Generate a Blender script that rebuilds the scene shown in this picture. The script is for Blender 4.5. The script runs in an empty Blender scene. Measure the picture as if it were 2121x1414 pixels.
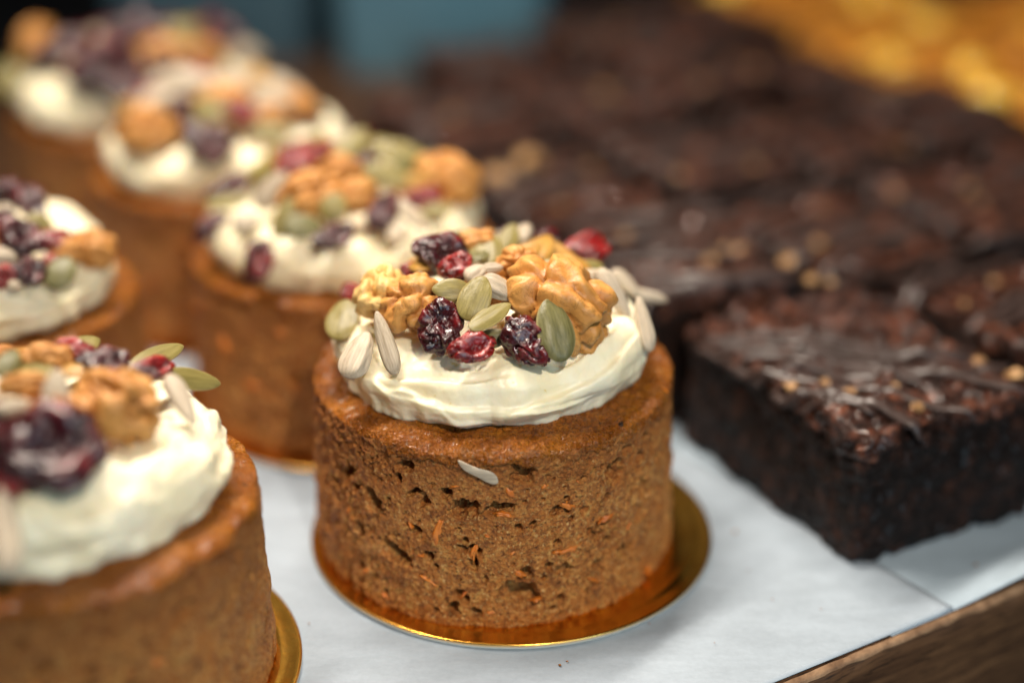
import bpy, math, random
import numpy as np
from mathutils import Matrix, Vector

S = 0.01                      # the script thinks in centimetres, Blender in metres
scene = bpy.context.scene
col = scene.collection
rng = np.random.default_rng(11)

# ------------------------------------------------------------------ camera, world, lamps, exposure
FPX, PITCH, CAM_H = 3400.0, math.radians(25.35), 17.35
cd = bpy.data.cameras.new('camera'); cam = bpy.data.objects.new('camera', cd); col.objects.link(cam)
cd.sensor_width = 36.0; cd.lens = 36.0 * FPX / 2121.0
cam.location = (0, 0, CAM_H * S); cam.rotation_euler = (math.pi / 2 - PITCH, 0, 0)
cd.clip_start = 0.01; cd.clip_end = 50
cd.dof.use_dof = True; cd.dof.focus_distance = 0.285; cd.dof.aperture_fstop = 3.6
cd.dof.aperture_blades = 0
scene.camera = cam

w = bpy.data.worlds.new('World'); scene.world = w; w.use_nodes = True
bg = w.node_tree.nodes['Background']; bg.inputs[0].default_value = (0.62, 0.85, 1.0, 1); bg.inputs[1].default_value = 0.008

def area(name, loc, target, sx, sy, power, color):
    l = bpy.data.lights.new(name, 'AREA'); l.shape = 'RECTANGLE'; l.size = sx * S; l.size_y = sy * S
    l.energy = power; l.color = color
    o = bpy.data.objects.new(name, l); col.objects.link(o)
    o.location = Vector(loc) * S
    d = (Vector(target) - Vector(loc)).normalized()
    o.rotation_euler = d.to_track_quat('-Z', 'Y').to_euler()
    return o
area('case_lamp', (-8, 37, 39), (1, 28, 3), 30, 2.0, 3.3, (1.0, 0.89, 0.76))
area('shop_window', (34, -32, 20), (2, 28, 2), 46, 30, 1.8, (0.58, 0.84, 1.0))
sl = bpy.data.lights.new('fill_spot', 'SPOT'); sl.energy = 5.6; sl.color = (1.0, 0.87, 0.72); sl.shadow_soft_size = 1.0 * S  # added fill spot, no fixture in view; brightens the front of the cakes
sl.spot_size = math.radians(42); sl.spot_blend = 1.0
so = bpy.data.objects.new('fill_spot', sl); col.objects.link(so); so.location = Vector((8, -3, 35)) * S
so.rotation_euler = (Vector((1.0, 27, 2)) - Vector((8, -3, 35))).to_track_quat('-Z', 'Y').to_euler()

scene.view_settings.view_transform = 'Standard'; scene.view_settings.look = 'None'
scene.view_settings.exposure = 0.04; scene.view_settings.gamma = 1.0
scene.render.engine = 'CYCLES'
scene.cycles.use_denoising = True
scene.cycles.max_bounces = 8

# ------------------------------------------------------------------ numpy noise
def _h(ix, iy, iz, s):
    h = (ix.astype(np.uint32) * np.uint32(374761393) + iy.astype(np.uint32) * np.uint32(668265263)
         + iz.astype(np.uint32) * np.uint32(2147483647) + np.uint32((s * 974634777) & 0xffffffff))
    h = (h ^ (h >> np.uint32(13))) * np.uint32(1274126177)
    h = (h ^ (h >> np.uint32(15))) * np.uint32(2246822519)
    return h ^ (h >> np.uint32(16))
def noise(P, seed=0):
    with np.errstate(over='ignore'):
        F = np.floor(P); f = P - F; I = F.astype(np.int64)
        u = f * f * f * (f * (f * 6 - 15) + 10)
        out = 0
        for dx in (0, 1):
            wx = u[:, 0] if dx else 1 - u[:, 0]
            for dy in (0, 1):
                wy = u[:, 1] if dy else 1 - u[:, 1]
                for dz in (0, 1):
                    wz = u[:, 2] if dz else 1 - u[:, 2]
                    h = _h(I[:, 0] + dx, I[:, 1] + dy, I[:, 2] + dz, seed)
                    g0 = (h & np.uint32(1023)).astype(float) / 511.5 - 1
                    g1 = ((h >> np.uint32(10)) & np.uint32(1023)).astype(float) / 511.5 - 1
                    g2 = ((h >> np.uint32(20)) & np.uint32(1023)).astype(float) / 511.5 - 1
                    out = out + wx * wy * wz * (g0 * (f[:, 0] - dx) + g1 * (f[:, 1] - dy) + g2 * (f[:, 2] - dz))
        return out * 1.4
def fbm(P, octv=4, seed=0, gain=0.5):
    a, t = 1.0, 0
    for k in range(octv):
        t = t + a * noise(P * 2.03 ** k + 17.3 * k, seed + k); a *= gain
    return t
def sst(a, b, x):
    t = np.clip((x - a) / (b - a), 0, 1); return t * t * (3 - 2 * t)

# ------------------------------------------------------------------ objects
def mesh(name, V, F, mat, smooth=True):
    me = bpy.data.meshes.new(name)
    V = np.asarray(V, float) * S; F = np.asarray(F)
    me.vertices.add(len(V)); me.vertices.foreach_set('co', V.astype(np.float32).ravel())
    n = F.shape[1]
    me.loops.add(F.size); me.loops.foreach_set('vertex_index', F.astype(np.int32).ravel())
    me.polygons.add(len(F)); me.polygons.foreach_set('loop_start', np.arange(len(F), dtype=np.int32) * n)
    me.polygons.foreach_set('loop_total', np.full(len(F), n, np.int32))
    me.update(calc_edges=True); me.validate()
    me.polygons.foreach_set('use_smooth', np.full(len(me.polygons), smooth))
    me.materials.append(mat)
    return me
def obj(name, me, parent=None, loc=None):
    o = bpy.data.objects.new(name, me); col.objects.link(o)
    if parent: o.parent = parent
    if loc is not None: o.location = Vector(loc) * S
    return o
def thing(name, label, cat, loc, group=None, rz=0):
    o = bpy.data.objects.new(name, None); col.objects.link(o)
    o.location = Vector(loc) * S; o.rotation_euler = (0, 0, rz); o.empty_display_size = 0.01
    o['label'] = label; o['category'] = cat
    if group: o['group'] = group
    return o
def tag(o, label, cat, group=None):
    o['label'] = label; o['category'] = cat
    if group: o['group'] = group
    return o

def grid_faces(nu, nv, wrap):            # nv rows of nu vertices
    i, j = np.meshgrid(np.arange(nu if wrap else nu - 1), np.arange(nv - 1))
    a = j * nu + i; b = j * nu + (i + 1) % nu
    return np.stack([a, b, b + nu, a + nu], -1).reshape(-1, 4)
_ico = {}
def ico(n):
    if n not in _ico:
        import bmesh
        bm = bmesh.new(); bmesh.ops.create_icosphere(bm, subdivisions=n, radius=1.0)
        bm.verts.ensure_lookup_table()
        _ico[n] = (np.array([v.co[:] for v in bm.verts]), np.array([[v.index for v in f.verts] for f in bm.faces]))
        bm.free()
    return _ico[n]
def round_box(hx, hy, hz, rad, n):       # welded cube-sphere grid pushed out to a rounded box
    t = np.linspace(-1, 1, n + 1); key = {}; V = []; F = []
    for ax in range(3):
        for s in (-1, 1):
            idx = np.zeros((n + 1, n + 1), int)
            for i in range(n + 1):
                for j in range(n + 1):
                    p = [0, 0, 0]; p[ax] = s; p[(ax + 1) % 3] = t[i]; p[(ax + 2) % 3] = t[j]
                    k = (round(p[0] * 1e4), round(p[1] * 1e4), round(p[2] * 1e4))
                    if k not in key: key[k] = len(V); V.append(p)
                    idx[i, j] = key[k]
            a, b, c, d = idx[:-1, :-1], idx[1:, :-1], idx[1:, 1:], idx[:-1, 1:]
            q = np.stack([a, b, c, d] if s > 0 else [a, d, c, b], -1).reshape(-1, 4); F.append(q)
    P = np.array(V) * np.array([hx, hy, hz]); core = np.clip(P, -np.array([hx, hy, hz]) + rad, np.array([hx, hy, hz]) - rad)
    d = P - core; L = np.linalg.norm(d, axis=1, keepdims=True); N = d / np.maximum(L, 1e-9)
    return core + N * rad, N, np.concatenate(F)

# ------------------------------------------------------------------ materials
def nt_new(name):
    m = bpy.data.materials.new(name); m.use_nodes = True
    nt = m.node_tree; b = nt.nodes['Principled BSDF']
    return m, nt, b
def N(nt, typ, **kw):
    n = nt.nodes.new(typ)
    for k, v in kw.items():
        if k.startswith('i_'): n.inputs[k[2:].replace('_', ' ')].default_value = v
        else: setattr(n, k, v)
    return n
def coords(nt, sc=(100, 100, 100)):
    tc = N(nt, 'ShaderNodeTexCoord'); mp = N(nt, 'ShaderNodeMapping'); mp.inputs['Scale'].default_value = sc
    nt.links.new(tc.outputs['Object'], mp.inputs[0]); return mp.outputs[0]
def noise_n(nt, vec, scale, detail=4, rough=0.55, dist=0.0):
    n = N(nt, 'ShaderNodeTexNoise'); n.inputs['Scale'].default_value = scale; n.inputs['Detail'].default_value = detail
    n.inputs['Roughness'].default_value = rough; n.inputs['Distortion'].default_value = dist
    nt.links.new(vec, n.inputs['Vector']); return n.outputs['Fac']
def voro_n(nt, vec, scale, feat='F1'):
    n = N(nt, 'ShaderNodeTexVoronoi'); n.feature = feat; n.inputs['Scale'].default_value = scale
    nt.links.new(vec, n.inputs['Vector']); return n.outputs['Distance']
def ramp(nt, fac, stops, interp='LINEAR'):
    r = N(nt, 'ShaderNodeValToRGB'); r.color_ramp.interpolation = interp; e = r.color_ramp.elements
    while len(e) < len(stops): e.new(0.5)
    for k, (p, c) in enumerate(stops):
        e[k].position = p; e[k].color = (*c, 1) if len(c) == 3 else c
    nt.links.new(fac, r.inputs[0]); return r.outputs[0]
def mixc(nt, fac, a, b, mode='MIX'):
    m = N(nt, 'ShaderNodeMix'); m.data_type = 'RGBA'; m.blend_type = mode
    for s, v in ((m.inputs[0], fac), (m.inputs[6], a), (m.inputs[7], b)):
        if hasattr(v, 'links'): nt.links.new(v, s)
        else: s.default_value = v if isinstance(v, (int, float)) else (*v, 1)
    return m.outputs[2]
def bump(nt, h, strength, dist, prev=None):
    b = N(nt, 'ShaderNodeBump'); b.inputs['Strength'].default_value = strength; b.inputs['Distance'].default_value = dist * S
    nt.links.new(h, b.inputs['Height'])
    if prev: nt.links.new(prev, b.inputs['Normal'])
    return b.outputs[0]
def setp(nt, b, color=None, rough=None, normal=None, **kw):
    for s, v in (('Base Color', color), ('Roughness', rough), ('Normal', normal)):
        if v is None: continue
        if hasattr(v, 'links'): nt.links.new(v, b.inputs[s])
        else: b.inputs[s].default_value = (*v, 1) if isinstance(v, tuple) else v
    for k, v in kw.items(): b.inputs[k.replace('_', ' ')].default_value = v
def sss(b, wgt, scale_cm, rad=(1, .6, .3)):
    b.inputs['Subsurface Weight'].default_value = wgt; b.inputs['Subsurface Scale'].default_value = scale_cm * S
    b.inputs['Subsurface Radius'].default_value = rad
def obj_rand(nt):
    return N(nt, 'ShaderNodeObjectInfo').outputs['Random']

M = {}
def m_sponge():
    m, nt, b = nt_new('sponge'); v = coords(nt)
    n1 = noise_n(nt, v, 1.3, 5, .6); n2 = noise_n(nt, v, 9, 5, .65); n3 = noise_n(nt, v, 15, 4, .6)
    c = ramp(nt, n1, [(.30, (.30, .086, .014)), (.5, (.50, .180, .038)), (.68, (.65, .30, .080))])
    c2 = ramp(nt, n2, [(.34, (.15, .038, .008)), (.5, (.52, .18, .033)), (.66, (.84, .45, .12))])
    c = mixc(nt, .55, c, c2)
    fl = ramp(nt, n3, [(.57, (0, 0, 0)), (.68, (.85,) * 3)])
    c = mixc(nt, fl, c, (.84, .52, .20))
    dk = ramp(nt, noise_n(nt, v, 12, 4, .6), [(.33, (.9,) * 3), (.44, (0, 0, 0))])
    c = mixc(nt, dk, c, (.13, .04, .010))
    or_ = ramp(nt, noise_n(nt, v, 2.6, 4, .6, .6), [(.54, (0, 0, 0)), (.66, (.75, .75, .75))])
    c = mixc(nt, or_, c, (.50, .155, .022))
    yl = ramp(nt, noise_n(nt, v, 3.7, 3, .6, .3), [(.60, (0, 0, 0)), (.70, (.6, .6, .6))])
    c = mixc(nt, yl, c, (.70, .40, .11))
    br = ramp(nt, noise_n(nt, v, 1.9, 4, .6, .5), [(.32, (.7, .7, .7)), (.43, (0, 0, 0))])
    c = mixc(nt, br, c, (.20, .062, .014))
    sp = N(nt, 'ShaderNodeSeparateXYZ'); nt.links.new(v, sp.inputs[0])
    top = ramp(nt, mixc(nt, .12, sp.outputs['Z'], noise_n(nt, v, 1.6, 3)), [(.0, (0, 0, 0)), (1, (1, 1, 1))])
    mr = N(nt, 'ShaderNodeMapRange'); mr.inputs[1].default_value = 2.0; mr.inputs[2].default_value = 3.5; mr.inputs[3].default_value = 0; mr.inputs[4].default_value = .7
    nt.links.new(sp.outputs['Z'], mr.inputs[0])
    c = mixc(nt, mr.outputs[0], c, mixc(nt, n2, (.17, .050, .009), (.42, .14, .025)))
    bm = bump(nt, noise_n(nt, v, 9, 6, .7), 1.0, .14)
    bm = bump(nt, voro_n(nt, v, 13), .8, .06, bm)
    setp(nt, b, c, .62, bm, Specular_IOR_Level=.35); sss(b, .12, .12)
    return m
def m_crust():
    m, nt, b = nt_new('baked_crust'); v = coords(nt)
    n1 = noise_n(nt, v, 1.5, 5, .6); n2 = noise_n(nt, v, 14, 5, .65)
    c = ramp(nt, n1, [(.30, (.18, .043, .004)), (.48, (.44, .125, .008)), (.66, (.66, .23, .014))])
    c2 = ramp(nt, n2, [(.34, (.10, .026, .006)), (.52, (.34, .098, .008)), (.70, (.64, .26, .03))])
    c = mixc(nt, .5, c, c2)
    dk = ramp(nt, noise_n(nt, v, 5.5, 2, .5), [(.70, (0, 0, 0)), (.76, (1, 1, 1))])
    c = mixc(nt, dk, c, (.028, .014, .009))
    bm = bump(nt, noise_n(nt, v, 12, 6, .8), 1.0, .17); bm = bump(nt, voro_n(nt, v, 19), 1.0, .06, bm)
    r = ramp(nt, noise_n(nt, v, 7, 3), [(.35, (.18,) * 3), (.65, (.45,) * 3)])
    setp(nt, b, c, r, bm, Specular_IOR_Level=.4, Coat_Weight=.12, Coat_Roughness=.15); sss(b, .1, .1)
    return m
def m_frost():
    m, nt, b = nt_new('cream_cheese_frosting'); v = coords(nt)
    c = ramp(nt, noise_n(nt, v, 1.1, 3), [(.35, (.89, .79, .54)), (.65, (.93, .86, .66))])
    y = ramp(nt, noise_n(nt, v, 4.6, 3, .5), [(.71, (0, 0, 0)), (.78, (1, 1, 1))])
    c = mixc(nt, y, c, (.82, .62, .22))
    bm = bump(nt, noise_n(nt, v, 4, 5, .55, .4), .25, .05); bm = bump(nt, noise_n(nt, v, 24, 3), .2, .012, bm)
    setp(nt, b, c, .34, bm, Specular_IOR_Level=.45); sss(b, .35, .25, (1, .75, .45))
    return m
def m_walnut(name, dark, mid, light):
    m, nt, b = nt_new(name); v = coords(nt)
    at = N(nt, 'ShaderNodeAttribute'); at.attribute_name = 'ridge'
    c = ramp(nt, at.outputs['Fac'], [(0, dark), (.35, mid), (1, light)])
    c2 = ramp(nt, noise_n(nt, v, 4, 4), [(.35, mid), (.7, light)]); c = mixc(nt, .4, c, c2)
    vein = ramp(nt, noise_n(nt, v, 5, 3, .6, 1.2), [(.47, (0, 0, 0)), (.5, (.32, .32, .32)), (.53, (0, 0, 0))])
    c = mixc(nt, vein, c, dark)
    bm = bump(nt, noise_n(nt, v, 10, 6, .65), .6, .05)
    setp(nt, b, c, .42, bm, Specular_IOR_Level=.45); sss(b, .10, .06, (1, .5, .2))
    return m
def m_pumpkin(name, a, c_, e):
    m, nt, b = nt_new(name); v = coords(nt)
    at = N(nt, 'ShaderNodeAttribute'); at.attribute_name = 'ridge'
    st = N(nt, 'ShaderNodeMapping'); st.inputs['Scale'].default_value = (1.0, 6, 3); nt.links.new(v, st.inputs[0])
    c = ramp(nt, noise_n(nt, st.outputs[0], 2.2, 5, .65), [(.32, a), (.62, c_)])
    c = mixc(nt, at.outputs['Fac'], c, e)
    bm = bump(nt, noise_n(nt, v, 16, 4, .6), .35, .02)
    setp(nt, b, c, .42, bm, Specular_IOR_Level=.45); sss(b, .08, .08)
    return m
def m_sunfl():
    m, nt, b = nt_new('sunflower_kernel'); v = coords(nt)
    st = N(nt, 'ShaderNodeMapping'); st.inputs['Scale'].default_value = (.8, 7, 7); nt.links.new(v, st.inputs[0])
    c = ramp(nt, noise_n(nt, st.outputs[0], 1.6, 5, .6), [(.32, (.22, .17, .12)), (.48, (.42, .34, .245)), (.68, (.58, .49, .37))])
    c = mixc(nt, .5, c, mixc(nt, obj_rand(nt), (.29, .235, .165), (.52, .44, .335)))
    bm = bump(nt, noise_n(nt, st.outputs[0], 3, 4, .6), .45, .03)
    setp(nt, b, c, .5, bm); sss(b, .15, .1)
    return m
def m_cran(name, a, c_, e, sw):
    m, nt, b = nt_new(name); v = coords(nt)
    at = N(nt, 'ShaderNodeAttribute'); at.attribute_name = 'ridge'
    c = ramp(nt, noise_n(nt, v, 2.4, 4, .6), [(.35, a), (.55, c_), (.75, e)])
    c = mixc(nt, mixc(nt, .75, (0, 0, 0), at.outputs['Fac']), c, a)
    bm = bump(nt, noise_n(nt, v, 4, 5, .6, 1.5), .4, .08); bm = bump(nt, noise_n(nt, v, 30, 2), .3, .015, bm)
    r = ramp(nt, noise_n(nt, v, 8, 3), [(.35, (.14,) * 3), (.7, (.42,) * 3)])
    setp(nt, b, c, r, bm, Specular_IOR_Level=.6, Coat_Weight=.35, Coat_Roughness=.1); sss(b, sw, .2, (1, .12, .08))
    return m
def m_gold():
    m, nt, b = nt_new('gold_foil'); v = coords(nt)
    c = ramp(nt, noise_n(nt, v, 1.5, 3), [(.3, (.74, .36, .05)), (.7, (.88, .50, .09))])
    at = N(nt, 'ShaderNodeAttribute'); at.attribute_name = 'ridge'
    bm = bump(nt, noise_n(nt, v, 4, 4, .6), .12, .05); bm = bump(nt, noise_n(nt, v, 40, 2), .12, .01, bm)
    mt = N(nt, 'ShaderNodeMath'); mt.operation = 'SUBTRACT'; mt.inputs[0].default_value = 1.0; nt.links.new(at.outputs['Fac'], mt.inputs[1])
    nt.links.new(mt.outputs[0], b.inputs['Metallic'])
    c = mixc(nt, at.outputs['Fac'], c, (.60, .62, .58))
    setp(nt, b, c, .24, bm)
    return m
def m_paper(name, base, wob):
    m, nt, b = nt_new(name); v = coords(nt)
    c = ramp(nt, noise_n(nt, v, .5, 4, .6), [(.35, tuple(x * .93 for x in base)), (.65, base)])
    fib = ramp(nt, noise_n(nt, v, 9, 6, .75), [(.3, (.90,) * 3), (.65, (1,) * 3)])
    c = mixc(nt, 1.0, c, fib, 'MULTIPLY')
    sm = ramp(nt, noise_n(nt, v, 1.3, 3, .55), [(.71, (0, 0, 0)), (.80, (.30,) * 3)])
    c = mixc(nt, sm, c, tuple(x * .55 for x in base))
    cm = N(nt, 'ShaderNodeMapping'); cm.inputs['Rotation'].default_value = (0, 0, -.55); cm.inputs['Scale'].default_value = (.35, .9, 1); nt.links.new(v, cm.inputs[0])
    c = mixc(nt, 1.0, c, ramp(nt, noise_n(nt, cm.outputs[0], 1.3, 6, .65, .2), [(.35, (.86,) * 3), (.6, (1,) * 3)]), 'MULTIPLY')
    bm = bump(nt, noise_n(nt, cm.outputs[0], 1.0, 4, .5, .3), .35, wob); bm = bump(nt, noise_n(nt, v, 22, 4, .7), .3, .012, bm)
    setp(nt, b, c, .48, bm, Specular_IOR_Level=.4)
    return m
def m_wood():
    m, nt, b = nt_new('walnut_wood'); v = coords(nt)
    st = N(nt, 'ShaderNodeMapping'); st.inputs['Scale'].default_value = (.16, 1.6, 1.6); nt.links.new(v, st.inputs[0])
    c = ramp(nt, noise_n(nt, st.outputs[0], 2.4, 6, .62, .8), [(.3, (.048, .021, .010)), (.5, (.10, .047, .021)), (.7, (.17, .083, .037))])
    ln = ramp(nt, noise_n(nt, st.outputs[0], 9, 3, .6, .5), [(.36, (.35,) * 3), (.46, (1,) * 3)])
    c = mixc(nt, 1.0, c, ln, 'MULTIPLY')
    bm = bump(nt, noise_n(nt, st.outputs[0], 8, 5, .6), .4, .03)
    setp(nt, b, c, .45, bm)
    return m
def m_brownie(name, stops, rough, spec=.4, coat=0):
    m, nt, b = nt_new(name); v = coords(nt)
    c = ramp(nt, noise_n(nt, v, 2.6, 6, .65), stops)
    bm = bump(nt, noise_n(nt, v, 7, 6, .7), 1.0, .12); bm = bump(nt, voro_n(nt, v, 9), .5, .05, bm)
    r = ramp(nt, noise_n(nt, v, 3.5, 4), [(.38, (rough * .55,) * 3), (.6, (rough,) * 3)])
    setp(nt, b, c, r, bm, Specular_IOR_Level=spec, Coat_Weight=coat, Coat_Roughness=.12)
    return m
def m_plain(name, stops, rough, scale=2.0, bs=.3, bd=.04, **kw):
    m, nt, b = nt_new(name); v = coords(nt)
    c = ramp(nt, noise_n(nt, v, scale, 5, .6), stops)
    setp(nt, b, c, rough, bump(nt, noise_n(nt, v, scale * 4, 4, .6), bs, bd), **kw)
    return m
M['sponge'] = m_sponge(); M['crust'] = m_crust(); M['frost'] = m_frost()
M['walnut'] = m_walnut('walnut_kernel', (.10, .030, .006), (.43, .160, .028), (.67, .345, .098))
M['walnut_pale'] = m_walnut('broken_walnut', (.34, .14, .025), (.62, .34, .085), (.80, .57, .24))
M['pump'] = m_pumpkin('pumpkin_seed_olive', (.145, .115, .030), (.24, .195, .06), (.34, .26, .10))
M['pump_green'] = m_pumpkin('pumpkin_seed_green', (.085, .080, .025), (.16, .145, .055), (.36, .30, .13))
M['pump_orange'] = m_pumpkin('pumpkin_seed_amber', (.30, .14, .02), (.46, .25, .05), (.46, .28, .08))
M['sun'] = m_sunfl()
M['cran'] = m_cran('cranberry_dark', (.012, .002, .004), (.075, .005, .008), (.24, .014, .014), .12)
M['cran_red'] = m_cran('cranberry_red', (.06, .003, .004), (.28, .011, .010), (.50, .045, .025), .3)
M['carrot'] = m_plain('carrot', [(.3, (.42, .10, .010)), (.7, (.66, .20, .022))], .4)
M['gold'] = m_gold()
M['paper'] = m_paper('greaseproof_paper', (.35, .41, .475), .2)
M['paper_b'] = m_paper('smooth_paper', (.40, .49, .57), .05)
M['wood'] = m_wood(); M['wood_pale'] = m_plain('edge_highlight_wood', [(.3, (.16, .085, .045)), (.7, (.42, .25, .14))], .4, 3)  # the second, paler wood paints the highlight on the tray edge
M['brownie'] = m_brownie('brownie_crumb', [(.3, (.003, .0022, .0022)), (.50, (.010, .005, .004)), (.62, (.040, .015, .009)), (.74, (.10, .038, .020))], .7, .16, .12)
M['brownie_top'] = m_brownie('brownie_top', [(.36, (.006, .0025, .002)), (.5, (.042, .0135, .0075)), (.66, (.22, .070, .034))], .40, .22, .28)
M['choc'] = m_plain('chocolate_drizzle', [(.3, (.034, .020, .017)), (.7, (.062, .040, .035))], .33, 3, .2, .02)
M['nut'] = m_plain('chopped_nut', [(.3, (.24, .105, .035)), (.7, (.60, .36, .16))], .4, 5)
M['golden'] = m_plain('golden_pastry', [(.34, (.16, .050, .008)), (.5, (.46, .165, .018)), (.64, (.76, .34, .042))], .35, 1.6, .6, .1)
M['apricot'] = m_plain('yellow_fruit', [(.3, (.80, .43, .04)), (.7, (.94, .64, .12))], .18, 1.5)
M['blue'] = m_plain('blue_plastic', [(.3, (.075, .17, .225)), (.7, (.11, .23, .30))], .3, .4, .1, .02)
M['navy'] = m_plain('slate_plastic', [(.3, (.040, .085, .115)), (.7, (.06, .12, .155))], .35, .4, .1, .02)
M['dark'] = m_plain('dark_laminate', [(.3, (.010, .011, .014)), (.7, (.018, .019, .023))], .5, .3, .1, .02)

def set_ridge(me, vals):
    a = me.attributes.new('ridge', 'FLOAT', 'POINT'); a.data.foreach_set('value', np.asarray(vals, np.float32))

# ------------------------------------------------------------------ camera ray helper: where on the real surfaces does a feature of the photo lie
CP, SP = math.cos(PITCH), math.sin(PITCH)
FWD, UPV, RGT = np.array([0, CP, -SP]), np.array([0, SP, CP]), np.array([1., 0, 0])
CAMP = np.array([0, 0, CAM_H])
def ray(u, v):
    return FWD + RGT * (u - 1060.5) / FPX + UPV * (707 - v) / FPX
def on_plane(u, v, z):
    d = ray(u, v); return CAMP + d * (z - CAM_H) / d[2]

# ------------------------------------------------------------------ setting
A = math.radians(31.4); E = np.array([math.cos(A), math.sin(A)]); LV = np.array([-math.sin(A), math.cos(A)])
def tr(o, c0):                                  # tray frame
    o.location = Vector(c0) * S; o.rotation_euler = (0, 0, A)
edge0 = on_plane(1640, 1414, -0.03)
# counter under everything
def slab(name, hx, hy, z0, z1, mat, c, rz=0, rad=.1, n=10):
    V, Nn, F = round_box(hx, hy, (z1 - z0) / 2, rad, n)
    o = obj(name, mesh(name, V, F, mat), None, (c[0], c[1], (z0 + z1) / 2)); o.rotation_euler = (0, 0, rz); return o
o = slab('counter', 160, 110, -12, -5.0, M['dark'], (0, 60)); o['kind'] = 'structure'
o = slab('back_wall', 160, 2, -4.9, 70, M['dark'], (0, 118)); o['kind'] = 'structure'

# wooden tray: plank, its front edge highlight painted as a paler strip
tray = thing('wooden_tray', 'dark brown wooden serving tray with painted front edge highlight under the papers', 'tray', (edge0[0], edge0[1], -4.9), rz=A)
n_ = 700
x = np.linspace(-60, 60, n_)
prof = [(-0.02, -4.87), (0.0, -3.0), (0.0, -1.5), (0.0, -.6), (0.0, -0.14), (.10, -0.036), (.13, -0.03), (.6, -0.03), (2, -0.03), (8, -.03), (41, -.03), (41.1, -.1), (41.1, -4.87)]
V = []
for (py, pz) in prof:
    P = np.stack([x, np.full(n_, py * 3.1), np.full(n_, pz * 3.1)], -1)
    chip = fbm(P * np.array([1.3, 1, 1]), 4, 5) * (.055 if -.3 < pz < -.033 else 0.0)
    V.append(np.stack([x, np.full(n_, py) + chip, np.full(n_, pz) - np.abs(chip) * .4], -1))
V = np.concatenate(V); V[:, 2] += 4.9
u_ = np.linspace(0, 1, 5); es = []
for f in u_:                                     # paler strip: light caught by the top edge, put into the colour
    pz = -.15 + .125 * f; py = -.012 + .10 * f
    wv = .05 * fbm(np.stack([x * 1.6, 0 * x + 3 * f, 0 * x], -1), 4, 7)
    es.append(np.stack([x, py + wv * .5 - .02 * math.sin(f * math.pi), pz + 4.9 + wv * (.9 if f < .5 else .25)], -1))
obj('edge_highlight', mesh('edge_highlight', np.concatenate(es), grid_faces(n_, 5, False), M['wood_pale']), tray)
obj('tray_board', mesh('tray_board', V, grid_faces(n_, len(prof), False), M['wood']), tray)

def sheet(name, mat, f, nx, ny, label):         # f maps (s,t) in 0..1 to xyz, thickness by a second skin
    s, t = np.meshgrid(np.linspace(0, 1, nx), np.linspace(0, 1, ny)); P = f(s.ravel(), t.ravel())
    me = mesh(name, P, grid_faces(nx, ny, False), mat); o = obj(name, me)
    md = o.modifiers.new('thick', 'SOLIDIFY'); md.thickness = .012 * S; md.offset = 1
    return tag(o, label, 'paper')
def paper_a(s, t):
    b = t * 30.5 + .12
    # right border follows the seam running back under the brownies
    lim = 3.95 - b * .10
    a = lim - (1 - s) * 46
    x = edge0[0] + E[0] * a + LV[0] * b; y = edge0[1] + E[1] * a + LV[1] * b
    P = np.stack([x, y, 0 * x], -1)
    z = .012 + .012 * fbm(P * .35, 3, 3) + .006 * np.abs(fbm(P * np.array([.5, 1.1, 1]), 3, 9)) + .018 * (s > .995)
    return np.stack([x, y, z], -1)
def paper_b(s, t):
    a = 2.4 + s * 40; b = t * 27 + .10
    x = edge0[0] + E[0] * a + LV[0] * b; y = edge0[1] + E[1] * a + LV[1] * b
    P = np.stack([x, y, 0 * x], -1)
    z = -.012 + .006 * fbm(P * .4, 3, 4) + .16 * np.exp(-(b / .55) ** 2) * sst(3.6, 6.5, a)
    return np.stack([x, y, z], -1)
sheet('baking_paper', M['paper'], paper_a, 260, 240, 'matt white baking paper lying under all the carrot cakes')
sheet('baking_paper', M['paper_b'], paper_b, 200, 300, 'smooth bluish white paper curling up at the wooden edge below the front brownie')

# ------------------------------------------------------------------ topping meshes (unit length, several of each)
def walnut_mesh(seed, mat, broken=False):
    P, F = ico(5); P = P.copy()
    q = P * np.array([1.25, 1.0, .8]) + seed * 3.7
    wv = np.stack([noise(q * 1.4, seed), noise(q * 1.4 + 9, seed + 1), noise(q * 1.4 + 21, seed + 2)], -1) * .55
    b = np.abs(noise((q + wv * .5) * 1.30, seed + 5)) ; b = np.clip(b / .40, 0, 1) ** .55
    b2 = np.clip(np.abs(noise((q + wv * .5) * 2.9, seed + 8)) / .4, 0, 1) ** .6
    groove = np.exp(-(P[:, 1] / .13) ** 2) * sst(-.2, .3, P[:, 2])
    r = .70 + .33 * b + .085 * b2 - .16 * groove
    V = P * r[:, None]
    V[:, 0] *= .5 * (1 + .10 * np.sign(P[:, 0]) * 0); V[:, 1] *= .42; V[:, 2] = np.where(V[:, 2] > 0, V[:, 2] * .33, V[:, 2] * .16)
    if broken:
        V[:, 0] = np.where(V[:, 0] < -.16, -.16 + (V[:, 0] + .16) * .25, V[:, 0]); V[:, 2] *= 1.2
    # unit size
    V /= (V[:, 0].max() - V[:, 0].min())
    me = mesh('walnut', V, F, mat); set_ridge(me, np.clip(b * .7 + b2 * .3 - groove * .5, 0, 1)); return me
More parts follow.
